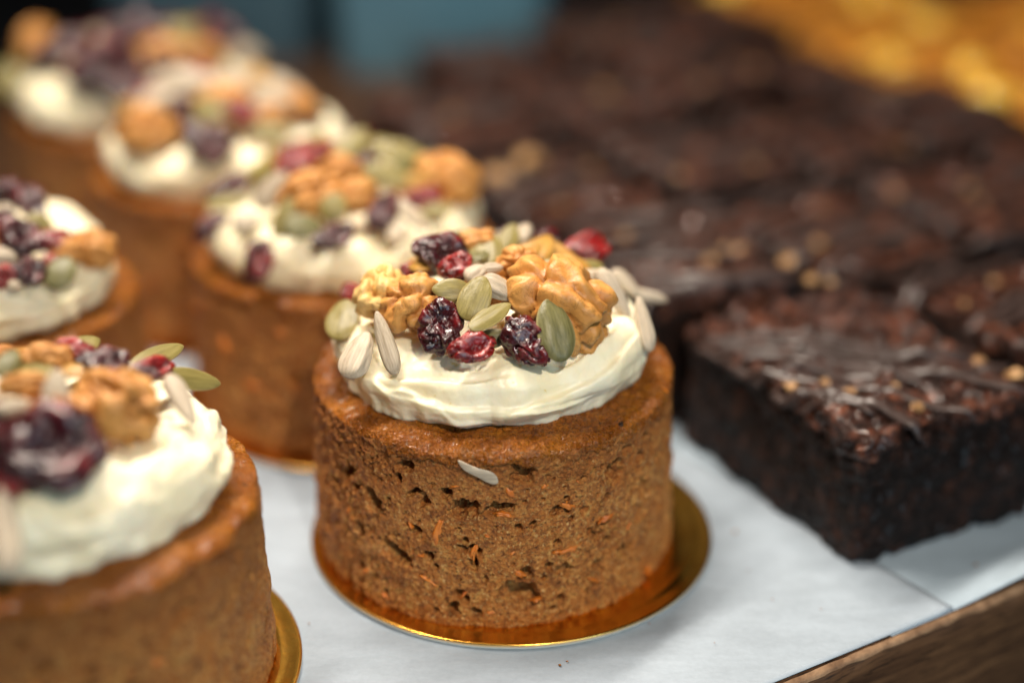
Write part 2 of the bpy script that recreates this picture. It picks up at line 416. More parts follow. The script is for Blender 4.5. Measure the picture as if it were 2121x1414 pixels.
def pumpkin_mesh(seed, mat):
    P, F = ico(4); P = P.copy(); t = P[:, 0]
    wdt = .5 * np.sqrt(np.clip(1 - t * t, 0, 1)) * (1.0 - .13 * t - .10 * sst(.5, 1, t)) ; rad = np.hypot(P[:, 1], P[:, 2]) + 1e-9
    cy, cz = P[:, 1] / rad, P[:, 2] / rad
    flat = np.sign(cz) * np.abs(cz) ** .8
    V = np.stack([t * .5, wdt * cy, wdt * flat * .42], -1)
    rim = np.exp(-((np.abs(cy) - 1) / .07) ** 2) + .9 * sst(.93, .99, t)
    V[:, 1] *= 1 + .05 * np.clip(rim, 0, 1) * np.sin(np.pi * (t + 1) / 2)
    V[:, 2] += .035 * fbm(P * 1.6 + seed, 3, seed) + .018 * np.sin(cy * 6 + seed) * (1 - np.abs(t)) * np.sign(cz)
    V[:, 2] += .05 * (rng.random() - .5) * (4 * t * t)
    me = mesh('pumpkin_seed', V, F, mat); set_ridge(me, np.clip(rim, 0, 1) * .75); return me
def sunflower_mesh(seed, mat):
    P, F = ico(4); P = P.copy(); t = P[:, 0]
    wdt = .5 * np.clip(1 - np.abs(t) ** 2.6, 0, 1) ** .5 * (1 - .30 * t); rad = np.hypot(P[:, 1], P[:, 2]) + 1e-9
    th = np.arctan2(P[:, 2], P[:, 1])
    rr = wdt * (1 + .05 * np.cos(th * 7 + seed) + .10 * fbm(np.stack([t * .8, np.cos(th) * 1.2, np.sin(th) * 1.2], -1) + seed, 3, seed))
    V = np.stack([t * .5, rr * np.cos(th), rr * np.sin(th) * .8 + .05 * t * t * (seed % 3 - 1)], -1)
    return mesh('sunflower_seed', V, F, mat)
def cranberry_mesh(seed, mat):
    P, F = ico(5); q = P + seed * 5.1
    wv = np.stack([noise(q * 1.2, seed), noise(q * 1.2 + 7, seed + 1), noise(q * 1.2 + 15, seed + 2)], -1)
    n1 = noise((q + wv * .7) * 1.25, seed + 4); n2 = noise((q + wv * .9) * 2.6, seed + 6)
    c1 = np.clip(1 - np.abs(n1) / .16, 0, 1); c2 = np.clip(1 - np.abs(n2) / .22, 0, 1); rdg = np.clip(c1 + .5 * c2, 0, 1)
    fine = fbm((q + wv * .4) * 4.5, 3, seed + 9)
    r = .86 + .34 * noise(q * .9, seed + 3) - .26 * c1 ** 1.3 - .05 * c2 + .03 * fine
    pk = np.clip(n1 - .1, 0, 1) * np.clip(noise(q * 1.1 + 4, seed + 2), 0, 1); r += .9 * pk
    V = P * r[:, None]; V[:, 2] *= .75; V[:, 1] *= .85
    V[:, 2] -= .25 * np.exp(-((V[:, 0] - .1) ** 2 + (V[:, 1] + .1) ** 2) / .16) * (V[:, 2] > 0)
    V /= (V[:, 0].max() - V[:, 0].min())
    me = mesh('dried_cranberry', V, F, mat); set_ridge(me, np.clip(rdg, 0, 1) * .8); return me
LIB = {
    'W': [walnut_mesh(s, M['walnut']) for s in (1, 2, 3, 4, 6)],
    'B': [walnut_mesh(s, M['walnut_pale'], True) for s in (7, 9)],
    'P': [pumpkin_mesh(s, M['pump']) for s in (1, 2, 3)],
    'G': [pumpkin_mesh(s, M['pump_green']) for s in (4, 5)],
    'O': [pumpkin_mesh(s, M['pump_orange']) for s in (6, 7)],
    'S': [sunflower_mesh(s, M['sun']) for s in (1, 2, 3)],
    'C': [cranberry_mesh(s, M['cran']) for s in (1, 2, 3, 4)],
    'R': [cranberry_mesh(s, M['cran_red']) for s in (5, 6, 8)],
}
KIND = {'W': 'walnut', 'B': 'walnut', 'P': 'pumpkin_seed', 'G': 'pumpkin_seed', 'O': 'pumpkin_seed', 'S': 'sunflower_seed', 'C': 'dried_cranberry', 'R': 'dried_cranberry'}
THICK = {'W': .62, 'B': .75, 'P': .75, 'G': .75, 'O': .8, 'S': .9, 'C': .95, 'R': .85}
PLABEL = {'B': 'pale broken walnut piece', 'G': 'dark green pumpkin seed', 'O': 'amber pumpkin seed', 'R': 'bright red dried cranberry'}

# ------------------------------------------------------------------ carrot cake
HC, RT, RB = 3.55, 3.40, 3.52
def mound(r):
    return HC + 1.22 + 1.02 * (1 - (r / 2.8) ** 2)
def cyl_hit(cx, cy, u, v):                      # photo feature on a cake's side wall -> angle, height
    d = ray(u, v); R = 3.47
    ox, oy = -cx, -cy; a = d[0] ** 2 + d[1] ** 2; b = 2 * (ox * d[0] + oy * d[1]); c = ox * ox + oy * oy - R * R
    t = (-b - math.sqrt(max(b * b - 4 * a * c, 0))) / (2 * a); p = CAMP + d * t
    return math.atan2(p[1] - cy, p[0] - cx), p[2] - BZ
BZ = 0.13                                       # the cakes stand on their boards
def make_cake(cx, cy, seed, hi, label, items, Rc, holes=(), carrots=(), nfill=0, fang=(0, 6.28), fk='WPPPGOSSSCCR'):
    root = thing('carrot_cake', label, 'cake', (cx, cy, BZ), 'small round carrot cakes with frosting')
    r_ = np.random.default_rng(seed)
    # sponge
    nu, nv = (1150, 190) if hi else (300, 60)
    th = np.linspace(0, 2 * np.pi, nu, endpoint=False); z = np.linspace(0, HC - .12, nv)
    T, Z = np.meshgrid(th, z); T, Z = T.ravel(), Z.ravel()
    R = RB + (RT - RB) * Z / HC
    P = np.stack([R * np.cos(T), R * np.sin(T), Z], -1)
    D = .05 * fbm(P * .8 + seed, 3, seed) + .065 * fbm(P * 3.0, 3, seed + 1)
    if hi: D += .040 * fbm(P * 6, 3, seed + 2) + .034 * fbm(P * 15, 2, seed + 13) - .05 * np.clip(noise(P * 4.2, seed + 15) - .2, 0, 1)
    D -= .05 * sst(.35, .0, Z) * (0.5 + fbm(P * 2.5, 2, seed + 7)) + .03 * sst(.12, 0, Z)
    D += .022 * RT * np.cos(2 * T + seed) * .6 - .05 * np.clip(noise(P * np.array([.7, .7, .9]) + seed * 2, seed + 14) - .15, 0, 1)
    wn = np.stack([noise(P * 5, seed + 3), noise(P * 5 + 30, seed + 4)], -1) * .13 + np.stack([noise(P * 14, seed + 5), noise(P * 14 + 30, seed + 6)], -1) * .04
    pits = list(holes)
    for _ in range(500 if hi else 0):            # fine open crumb
        s_ = r_.uniform(.02, .04)
        pits.append((r_.random() * 6.283, .08 + r_.random() * (HC - .45), s_ * (1 + .3 * r_.random()), s_, r_.uniform(.05, .10), r_.random() * 3))
    for _ in range(150 if hi else 110):          # larger air holes
        s_ = .045 + .07 * r_.random() ** 2
        pits.append((r_.random() * 6.283, .15 + r_.random() * (HC - .6), s_ * (1 + .4 * r_.random()), s_, r_.uniform(.14, .30), r_.random() * 3))
    for (pt, pz, a, b, dep, an) in pits:
        dt = (T - pt + np.pi) % (2 * np.pi) - np.pi
        m = (np.abs(dt) * 3.4 < a * 2.2 + .25) & (np.abs(Z - pz) < a * 2.2 + .25)
        X = dt[m] * 3.4 + wn[m, 0] * min(1, a * 5); Y = Z[m] - pz + wn[m, 1] * min(1, a * 5)
        X, Y = X * math.cos(an) + Y * math.sin(an), -X * math.sin(an) + Y * math.cos(an)
        q = np.sqrt((X / a) ** 2 + (Y / b) ** 2)
        D[m] = np.minimum(D[m], D[m] * .4 - dep * 1.4 * sst(1.35, .4, q)) if dep > .16 else D[m] - dep * sst(1.35, .3, q)
    P[:, :2] *= ((R + D) / R)[:, None]
    obj('sponge', mesh('sponge', P, grid_faces(nu, nv, True), M['sponge']), root)
    # crust: shoulder and top
    nu = 760 if hi else 260
    pr = []
    for k in range(14): pr.append((RT + .012 - .045 * max(0, 1 - k / 5), HC - .34 + .19 * k / 13))
    for k in range(1, 19):
        a = k / 18 * math.pi / 2; pr.append((RT - .16 + .172 * math.cos(a), HC - .15 + .11 * math.sin(a)))
    nr = 70 if hi else 24
    for k in range(1, nr + 1):
        f = k / nr; pr.append(((RT - .16) * (1 - f) + .01, HC - .04 + .10 * math.sin(min(1, f * 2.2) * 1.57)))
    pr = np.array(pr); nv = len(pr)
    th = np.linspace(0, 2 * np.pi, nu, endpoint=False)
    T, K = np.meshgrid(th, np.arange(nv)); T, K = T.ravel(), K.ravel()
    R, Z = pr[K, 0], pr[K, 1]
    P = np.stack([R * np.cos(T), R * np.sin(T), Z], -1)
    low = sst(13, 0, K); rag = fbm(np.stack([np.cos(T) * 6, np.sin(T) * 6, 0 * T], -1), 4, seed + 20)
    P[:, 2] += low * (.14 * rag + .06 * fbm(np.stack([np.cos(T) * 22, np.sin(T) * 22, 0 * T], -1), 3, seed + 23))
    d = .075 * fbm(P * 1.5, 4, seed + 21) + (.05 * fbm(P * 7, 3, seed + 22) if hi else .03 * fbm(P * 5, 3, seed + 22))
    rad = np.stack([np.cos(T), np.sin(T)], -1)
    up = sst(10, 26, K)
    d = d + .022 * RT * np.cos(2 * T + seed) * .6 * (1 - up) - .10 * np.clip(noise(np.stack([np.cos(T) * 2.6, np.sin(T) * 2.6, 0 * T], -1), seed + 26) - .22, 0, 1)
    P[:, :2] += rad * (d * (1 - up) - .05 * sst(6, 0, K))[:, None]; P[:, 2] += d * up + .10 * up * fbm(P * .55, 2, seed + 25)
    obj('crust', mesh('crust', P, grid_faces(nu, nv, True), M['crust']), root)
    # frosting
    nu, nv = (620, 130) if hi else (280, 70)
    th = np.linspace(0, 2 * np.pi, nu, endpoint=False); t = np.linspace(0, 1, nv)
    kp = np.array([[0, .90, -.05], [.06, .95, .02], [.14, .995, .22], [.24, 1.01, .48], [.34, .985, .76], [.44, .91, 1.0], [.54, .80, 1.14], [.64, .66, 1.17], [.78, .42, 1.15], [1, 0.004, 1.25]])
    pr = np.stack([np.interp(t, kp[:, 0], kp[:, k]) for k in (1, 2)], -1)
    for _ in range(int(nv / 22)):
        pr[1:-1] = (pr[:-2] + 2 * pr[1:-1] + pr[2:]) / 4
    T, K = np.meshgrid(th, np.arange(nv)); T, K = T.ravel(), K.ravel(); tt = t[K]
    ck = np.array(Rc + [Rc[0]]); Rth = np.interp((T % (2 * np.pi)), np.linspace(0, 2 * np.pi, len(ck)), ck)
    cc = np.stack([np.cos(T), np.sin(T), 0 * T], -1)
    Rth = Rth * (1 + .018 * fbm(cc * 1.5, 2, seed + 30)) + sst(.3, .0, tt) * (.10 * fbm(cc * 3.2, 3, seed + 31) + .05 * fbm(cc * 9, 2, seed + 37))
    R = pr[K, 0] * Rth; Z = HC + pr[K, 1] * (1 + .16 * fbm(cc * 1.3, 2, seed + 32) * sst(0, .3, tt))
    P = np.stack([R * np.cos(T), R * np.sin(T), Z], -1)
    dr = np.gradient(pr[:, 0]) * 3; dz = np.gradient(pr[:, 1]); nl = np.hypot(dr, dz) + 1e-9
    nr_, nz_ = (dz / nl)[K], (-dr / nl)[K]
    # knife strokes: long ridges that run round the swirl, plus folded lips
    sw = np.stack([np.cos(T) * 1.3, np.sin(T) * 1.3, tt * 2.0 + .45 * np.sin(T + seed) + .25 * np.sin(T * 2 + 1)], -1)
    st = fbm(sw + seed, 3, seed + 33, .45) + .05 * fbm(sw * np.array([1.6, 1.6, 6.0]), 3, seed + 38)
    ph = tt * 2.1 + T / (2 * np.pi) * 2.0 + .45 * fbm(cc * 1.7, 3, seed + 34) + seed * .37
    fr = ph % 1.0
    fold = (fr ** 2.2) * sst(1.0, .93, fr)
    act = sst(.05, .16, tt) * sst(.98, .7, tt)
    D = act * (.15 * st + .10 * fold * (.35 + .65 * sst(-.25, .35, noise(cc * 1.9, seed + 39))) - .04) + .055 * fbm(P * 1.3, 3, seed + 35) + (.006 * fbm(P * 9, 2, seed + 36) if hi else .07 * fbm(P * 2.2, 3, seed + 36))
    Rk = 5 if hi else 4
    for q in range(Rk):                          # single knife strokes, each leaving a raised lip on one side
        t0, a0, k, wd_, am = r_.uniform(.14, .5), r_.uniform(0, 6.283), r_.uniform(-.10, .16), r_.uniform(.5, 1.0), r_.uniform(.05, .10)
        if q < 4 and hi: t0, a0, k, wd_, am = [(.30, 5.35, .17, .75, .12), (.22, 4.75, -.04, .9, .09), (.36, 4.3, .06, .7, .09), (.46, 5.6, .10, .6, .08)][q]
        dT = (T - a0 + np.pi) % (2 * np.pi) - np.pi
        xx = (tt - (t0 + k * dT) - .012 * noise(cc * 4 + q, seed + q))
        D += am * np.where(xx > 0, np.exp(-(xx / .014) ** 2), np.exp(-(xx / .085) ** 2)) * sst(wd_, wd_ * .3, np.abs(dT))
    P += np.stack([nr_ * np.cos(T), nr_ * np.sin(T), nz_], -1) * D[:, None]
    obj('frosting', mesh('frosting', P, grid_faces(nu, nv, True), M['frost']), root)
    # toppings
    count = {}
    fill = []
    for _ in range(nfill):
        k = r_.choice(list(fk)); sc = {'W': (1.7, 1.4), 'P': (1.15, .62), 'G': (1.15, .62), 'O': (1.0, .55), 'S': (1.0, .42), 'C': (.95, .75), 'R': (.85, .65)}[k]
        rr_, an_ = (2.25 if nfill > 15 else 1.8) * math.sqrt(r_.random()), r_.uniform(*fang)
        f_ = FPX / float((np.array([cx + rr_ * math.cos(an_), cy + rr_ * math.sin(an_), 5]) - CAMP) @ FWD)
        fill.append(('F', rr_, an_, sc[0] * f_, sc[1] * f_, r_.uniform(0, 180), -.05, int(r_.integers(9)), str(k)))
    items = fill + list(items)
    for it in items:
        k0, u, v, L, W_, ang = it[:6]; k = it[8] if k0 == 'F' else k0; lift = it[6] if len(it) > 6 else 0.0; var = it[7] if len(it) > 7 else None
        d = ray(u, v) if k0 != 'F' else FWD; ts = np.linspace(16, 70, 2200); Q = CAMP + d * ts[:, None]
        rr = np.hypot(Q[:, 0] - cx, Q[:, 1] - cy); h = Q[:, 2] - BZ - mound(rr); h = np.where(rr > 3.25, np.maximum(h, 0) + (rr - 3.25) + .001, h)
        idx = np.argmax(h < 0) if (h < 0).any() else int(np.argmin(h))
        p = Q[idx]; depth = float((p - CAMP) @ FWD)
        if k0 == 'F':
            p = np.array([cx + u * math.cos(v), cy + u * math.sin(v), BZ + mound(u) - .05]); depth = float((p - CAMP) @ FWD); d = (p - CAMP) / depth
        rvec = np.array([p[0] - cx, p[1] - cy]); nm = np.array([rvec[0] * .26, rvec[1] * .26, 1.0]); nm /= np.linalg.norm(nm)
        B = -d / np.linalg.norm(d)
        jit = r_.normal(size=3) * .16
        Nn = (B * .62 + nm * .55 if k0 != 'F' else B * .2 + nm * .9) + jit; Nn /= np.linalg.norm(Nn)
        a = math.radians(ang); A0 = math.cos(a) * RGT + math.sin(a) * UPV; A0 = A0 - B * (A0 @ B)
        A1 = A0 - B * (A0 @ Nn) / (B @ Nn); ls = min(np.linalg.norm(A1), 1.5); A1 /= np.linalg.norm(A1)
        Cc = np.cross(Nn, A1)
        Lc = L * depth / FPX * ls; Wc = W_ * depth / FPX
        lib = LIB[k]; c_ = count.get(k, 0); count[k] = c_ + 1
        me = lib[(c_ + seed if var is None else var) % len(lib)]
        o = obj(KIND[k], me, root)
        if k in PLABEL: o['label'] = PLABEL[k]
        wy = {'W': .84, 'B': .95, 'P': .98, 'G': .98, 'O': .98, 'S': 1.12, 'C': .85, 'R': .85}[k]
        th_ = THICK[k] * (Wc / wy)
        if k in 'WB': th_ = 1.35 * Wc / .84
        if k in 'CR': th_ = 1.0 * Wc / .85
        pos = p + B * lift - Nn * .08
        m4 = Matrix(((A1[0] * Lc, Cc[0] * Wc / wy, Nn[0] * th_, (pos[0] - cx) * S), (A1[1] * Lc, Cc[1] * Wc / wy, Nn[1] * th_, (pos[1] - cy) * S),
                     (A1[2] * Lc, Cc[2] * Wc / wy, Nn[2] * th_, (pos[2] - BZ) * S), (0, 0, 0, 1)))
        o.matrix_local = m4
    if not hi: carrots = [(-1.57 + r_.normal() * .8, r_.uniform(.3, 3), r_.uniform(20, 60), r_.uniform(12, 26), r_.uniform(0, 180)) for _ in range(12)]
    for (u, v, L, W_, ang) in carrots:
        t_, z_ = cyl_hit(cx, cy, u, v) if u > 10 else (u, v); R = RB + (RT - RB) * z_ / HC
        P, F = ico(3); q = P.copy(); q = q * (1 + .8 * noise(q * 1.9 + u, 3) + .3 * noise(q * 4 + v, 5))[:, None]
        X = q[:, 0] * L / 119 / 2; Y = q[:, 1] * W_ / 119 / 2.6 + .05 * (L / 119) * q[:, 0] ** 2 * (1 if int(u) % 2 else -1)
        a = math.radians(ang); X, Y = X * math.cos(a) - Y * math.sin(a), X * math.sin(a) + Y * math.cos(a)
        dep = q[:, 2] * .06 - .03
        tt = t_ + X / R
        V = np.stack([(R + dep) * np.cos(tt), (R + dep) * np.sin(tt), z_ + Y], -1)
        obj('carrot_shred', mesh('carrot_shred', V, F, M['carrot']), root)
    return root

def board(cx, cy, label, hi=False):
    nu = 400 if hi else 160; Rb = 3.93
    pr = [(0.01, .10), (2.5, .10), (3.40, .10), (3.50, .103), (3.55, .112), (3.58, .114), (3.62, .106), (3.70, .108), (3.82, .12), (3.88, .128), (3.915, .128), (3.93, .118), (3.935, .10), (3.93, .05), (3.90, .0), (3.8, -.003), (0.01, -.003)]
    wht = [0] * 12 + [.3, 1, 1, 1, 1]
    th = np.linspace(0, 2 * np.pi, nu, endpoint=False)
    V = np.concatenate([np.stack([r * np.cos(th), r * np.sin(th), np.full(nu, z)], -1) for r, z in pr])
    V[:, 2] += .012 * fbm(V * np.array([.6, .6, 0]), 2, 4) * (np.hypot(V[:, 0], V[:, 1]) > 3.6)
    me = mesh('cake_board', V, grid_faces(nu, len(pr), True)[:, ::-1], M['gold']); set_ridge(me, np.repeat(wht, nu))
    return tag(obj('cake_board', me, None, (cx, cy, .035)), label, 'cake board', 'gold foil cake boards')

C0, C1, C2, C3, C4 = (-.36, 27.9), (-3.72, 33.95), (-7.17, 39.4), (-10.47, 44.2), (-13.7, 49.6)
L1, L2 = (-7.6, 23.2), (-11.25, 31.3)

front_items = [
    ('W', 1160, 632, 250, 190, -28, .00, 1), ('W', 1075, 548, 95, 85, 20, .05, 3), ('W', 862, 630, 150, 135, 12, .0, 2), ('B', 788, 622, 120, 92, 78, .05, 0),
    ('W', 985, 505, 110, 70, 10, -.1, 1), ('W', 1010, 590, 110, 90, 10, -.35, 4),
    ('C', 922, 528, 130, 105, -10, .05, 0), ('C', 912, 672, 120, 98, 70, .22, 1), ('R', 978, 716, 108, 72, 18, .25, 0), ('C', 1090, 700, 125, 100, -25, .22, 2),
    ('R', 1215, 512, 92, 78, 35, .0, 1), ('C', 1137, 497, 62, 55, 0, -.05, 3), ('R', 724, 600, 52, 40, -30, -.1, 2), ('R', 848, 553, 44, 34, 0, -.1, 2), ('C', 1052, 474, 40, 34, 0, -.1, 1),
    ('R', 945, 548, 80, 60, 30, .22, 1),
    ('P', 937, 598, 82, 46, 176, .42, 0), ('P', 983, 614, 98, 64, 68, .55, 1), ('P', 1017, 649, 98, 42, 33, .45, 2), ('G', 1152, 681, 132, 74, 104, .55, 1),
    ('P', 708, 656, 86, 68, 80, .05, 1), ('P', 1150, 553, 80, 50, 172, .45, 0), ('O', 1093, 517, 66, 40, 28, .15, 0), ('O', 1192, 538, 72, 34, 158, .20, 1),
    ('P', 1010, 508, 75, 62, 100, .0, 2), ('P', 1053, 496, 84, 42, 68, .05, 1), ('P', 1226, 550, 56, 34, 5, .05, 0), ('G', 1018, 700, 70, 40, 10, -.1, 1),
    ('S', 799, 708, 138, 40, 107, .22, 0), ('S', 738, 731, 104, 66, 66, .18, 1), ('S', 1034, 593, 84, 54, -28, .42, 2), ('S', 1020, 553, 44, 26, 5, .30, 0), ('S', 986, 563, 48, 44, 40, .28, 1),
    ('S', 1084, 480, 50, 42, 60, .1, 2), ('S', 1273, 605, 118, 42, -58, .15, 0), ('S', 1300, 583, 80, 36, -42, .05, 1), ('S', 1345, 612, 84, 28, -12, .05, 2), ('S', 1337, 668, 118, 38, 102, .10, 0), ('S', 1232, 567, 66, 32, 8, .1, 1),
]
front_holes_px = [(767, 1037, 20, 22, .22, .5), (1084, 981, 26, 20, .16, .6), (1279, 977, 24, 18, .16, .8), (956, 1058, 32, 15, .2, .3), (1037, 1056, 30, 10, .18, .1), (820, 1147, 40, 15, .18, -.5),
                  (1079, 1232, 44, 22, .2, -.3), (1296, 1138, 24, 12, .16, 0), (1105, 1090, 9, 8, .1, 0), (1139, 1175, 10, 8, .12, 0), (1156, 1128, 9, 8, .1, 0), (833, 969, 20, 12, .12, .4), (1007, 1200, 8, 6, .08, 0),
                  (1173, 1181, 18, 8, .1, 0), (745, 1100, 16, 12, .12, 0), (1160, 1270, 10, 6, .08, 0), (1340, 1010, 12, 22, .12, .3), (870, 1030, 14, 10, .08, 0), (1210, 1060, 12, 10, .08, 0)]
hl = []
for (u, v, a, b, dep, an) in front_holes_px:
    t_, z_ = cyl_hit(*C0, u, v); hl.append((t_, z_, a / 124, b / 92, dep * 1.6, an))
front_carrots = [(904, 1104, 62, 22, 80), (1178, 1049, 32, 22, -25), (1258, 1073, 44, 16, 12), (888, 1200, 40, 15, -28), (982, 1143, 42, 14, 75), (1075, 1188, 28, 18, -40), (1046, 1068, 44, 14, -8), (1060, 1022, 40, 22, -50), (1175, 1140, 60, 14, 6), (1128, 1010, 20, 10, 30), (760, 1180, 26, 9, 40), (850, 1090, 18, 8, -60), (940, 1010, 22, 8, 20), (1010, 1110, 18, 7, -20), (1110, 1240, 26, 9, 15), (1230, 1200, 30, 9, -35), (1300, 1090, 20, 8, 60), (1340, 1180, 24, 9, 80), (960, 1230, 22, 8, 60), (800, 1230, 24, 9, -15), (720, 1060, 22, 9, 70), (1200, 1000, 18, 7, -50), (1060, 1145, 18, 7, 45), (1015, 1265, 26, 8, 0), (870, 1150, 18, 8, 10)]
cake0 = make_cake(*C0, 3, True, 'sharp carrot cake in front, white sliver stuck on its brown side', front_items, [2.90, 2.95, 3.0, 3.0, 3.03, 2.96, 2.72, 2.78], hl, front_carrots, 10, (.3, 2.8), 'PPGSSO')
# pale flake of seed stuck on the front wall
t_, z_ = cyl_hit(*C0, 990, 976); P, F = ico(3)
X = P[:, 0] * .40; Y = P[:, 1] * .085 * (1 + .7 * sst(-.1, .8, P[:, 0])) + .03 * np.sin(P[:, 0] * 3); a = math.radians(-33)
X, Y = X * math.cos(a) - Y * math.sin(a), X * math.sin(a) + Y * math.cos(a)
R = 3.45 + P[:, 2] * .03 + .05
o = obj('seed_sliver', mesh('seed_sliver', np.stack([R * np.cos(t_ + X / 3.45), R * np.sin(t_ + X / 3.45), z_ + Y], -1), F, M['sun']), cake0); o['label'] = 'thin white seed sliver'
# orange carrot crumb on the crust rim
p = on_plane(1371, 812, BZ + HC - .12); P, F = ico(3); q = P * (1 + .3 * noise(P * 1.8, 2))[:, None] * np.array([.11, .13, .10])
obj('carrot_shred', mesh('carrot_shred', q + np.array([p[0] - C0[0], p[1] - C0[1], HC - .12]), F, M['carrot']), cake0)

l1_items = [('C', 105, 925, 270, 200, 12, .30, 0), ('C', 215, 748, 120, 82, 5, .15, 1), ('R', 318, 757, 105, 52, 12, .12, 0), ('C', 300, 770, 70, 44, 10, .1, 2), ('W', 250, 835, 200, 160, -35, .0, 0), ('W', 95, 735, 130, 62, 0, .05, 1), ('W', 50, 795, 120, 62, 0, .15, 2), ('W', 130, 870, 200, 140, 0, -.25, 4), ('W', 5, 728, 70, 45, 0, 0, 3),
            ('S', 116, 812, 100, 62, 86, .40, 0), ('S', 378, 822, 118, 46, -62, .25, 1), ('P', 330, 729, 118, 46, 24, .25, 0), ('P', 402, 782, 125, 46, -8, .1, 1), ('G', 20, 745, 66, 42, 60, .35, 0), ('S', 30, 838, 86, 38, 5, .35, 2), ('S', 12, 1095, 190, 62, 95, .15, 0), ('C', -40, 870, 150, 110, 0, .2, 3), ('R', 0, 1000, 120, 70, 20, .1, 1), ('P', -70, 760, 100, 56, 30, .1, 2)]
make_cake(*L1, 8, False, 'nearest carrot cake, blurred and cut by the left picture border', l1_items, [2.95, 2.95, 3.0, 3.0, 3.0, 2.95, 2.85, 2.85], nfill=8, fang=(.5, 3.5), fk='PGOSSR')
l2_items = [('C', 40, 492, 100, 110, 60, .1, 0), ('R', 118, 495, 82, 56, 10, .1, 1), ('C', 62, 560, 84, 62, 10, .2, 1), ('R', 0, 572, 66, 52, 0, .2, 2), ('C', 10, 450, 70, 50, 0, 0, 2), ('P', 86, 462, 66, 40, -35, .12, 0), ('G', 126, 560, 76, 58, 60, .25, 0), ('W', 195, 515, 105, 85, -15, .05, 1), ('W', 140, 520, 80, 60, 0, 0, 2),
            ('S', 14, 432, 36, 30, 0, .2, 0), ('S', 8, 532, 54, 48, 0, .4, 1), ('W', -60, 500, 130, 100, 0, 0, 3), ('S', 32, 588, 30, 24, 0, .3, 2), ('R', 105, 545, 60, 40, 30, .1, 0)]
make_cake(*L2, 14, False, 'carrot cake behind the nearest one, cranberry pile touching the left border', l2_items, [2.95, 2.95, 3.0, 3.0, 3.0, 2.95, 2.95, 2.95], nfill=9, fang=(0, 4), fk='PGSCCR')
c1_items = [('C', 535, 535, 100, 58, 74, .1, 0), ('R', 541, 548, 70, 46, 74, .16, 0), ('C', 694, 487, 100, 54, 22, .18, 1), ('C', 790, 440, 96, 68, 75, .15, 2), ('C', 432, 466, 96, 48, 36, .0, 3), ('R', 610, 338, 90, 84, 80, .05, 1), ('C', 478, 380, 110, 42, 26, .05, 0), ('W', 640, 402, 150, 110, 20, 0, 0), ('W', 932, 372, 150, 110, -20, .05, 1), ('W', 745, 405, 100, 78, 10, .05, 2),
            ('W', 705, 350, 110, 70, 0, -.1, 3), ('P', 690, 428, 66, 52, 60, .3, 0), ('G', 628, 466, 84, 52, 0, .25, 0), ('P', 722, 305, 110, 56, 48, .1, 1), ('P', 832, 315, 116, 56, -14, .12, 2), ('P', 770, 300, 96, 50, 20, .0, 0), ('P', 588, 450, 90, 40, 70, .2, 1), ('P', 468, 415, 92, 32, 4, .1, 2), ('P', 905, 432, 66, 32, 10, .1, 0), ('P', 800, 360, 100, 44, -20, .15, 1), ('O', 850, 378, 90, 40, 8, .1, 0),
            ('S', 850, 440, 100, 34, -44, .25, 0), ('S', 560, 392, 96, 52, 52, .15, 1), ('S', 512, 456, 62, 48, 0, .15, 2), ('S', 825, 478, 54, 40, 70, .2, 0), ('R', 880, 405, 80, 46, 10, .05, 2), ('C', 760, 330, 60, 40, 0, 0, 1), ('S', 690, 290, 80, 36, 40, .05, 1)]
make_cake(*C1, 21, False, 'carrot cake directly behind the sharp front one, cranberry dropped on its frosting edge', c1_items, [2.95, 2.95, 3.0, 3.0, 3.05, 3.0, 2.95, 2.95], nfill=20, fang=(0, 3.3), fk='PPPGOSSSCCR')
c2_items = [('W', 300, 268, 150, 110, 0, .15, 0), ('C', 432, 292, 120, 92, -20, .15, 1), ('P', 430, 232, 74, 60, -40, .25, 0), ('S', 412, 168, 130, 54, -15, .15, 0), ('S', 515, 182, 140, 56, -12, .15, 1), ('S', 560, 215, 110, 60, 20, .15, 2), ('S', 330, 200, 110, 60, 20, .1, 1), ('W', 618, 218, 96, 66, -30, .05, 1), ('R', 500, 225, 100, 56, -30, .05, 1), ('W', 470, 215, 140, 90, 0, -.2, 2), ('C', 380, 225, 70, 60, 0, 0, 2), ('S', 600, 180, 110, 46, -30, .05, 2), ('P', 560, 270, 90, 40, 0, .05, 1), ('S', 350, 165, 100, 54, 30, 0, 1), ('W', 560, 240, 90, 60, 0, 0, 3)]
make_cake(*C2, 33, False, 'third carrot cake back in the long row, blurred walnut on its left side', c2_items, [2.95, 2.95, 3.0, 3.0, 3.0, 3.0, 2.9, 2.95], nfill=30, fang=(-.4, 3.6), fk='PSSSSSCCRO')
c3_items = [('C', 230, 140, 170, 130, 20, .15, 0), ('C', 290, 70, 130, 100, 0, .1, 1), ('C', 150, 95, 100, 80, 0, .1, 2), ('W', 425, 112, 90, 66, -10, .1, 0), ('C', 455, 75, 90, 92, 60, .05, 3), ('S', 510, 110, 70, 66, 0, 0, 0), ('P', 370, 70, 80, 60, 30, .1, 0), ('S', 160, 140, 70, 60, 0, .2, 1), ('C', 270, 175, 110, 90, 30, .2, 1), ('W', 340, 120, 120, 90, 0, -.1, 1), ('C', 345, 130, 100, 80, 0, .1, 2), ('W', 70, 85, 100, 70, 60, .0, 2), ('C', 110, 110, 110, 80, 20, .1, 0), ('P', 40, 140, 110, 60, 30, .15, 1), ('P', 20, 165, 90, 60, 0, .15, 2)]
make_cake(*C3, 40, False, 'fourth carrot cake back, dark cranberry heap beside its bare frosting bulge', c3_items, [2.95, 2.95, 3.0, 3.0, 3.1, 3.1, 2.95, 2.95], nfill=34, fang=(-1.2, 3.3), fk='CCCCCCSPRG')
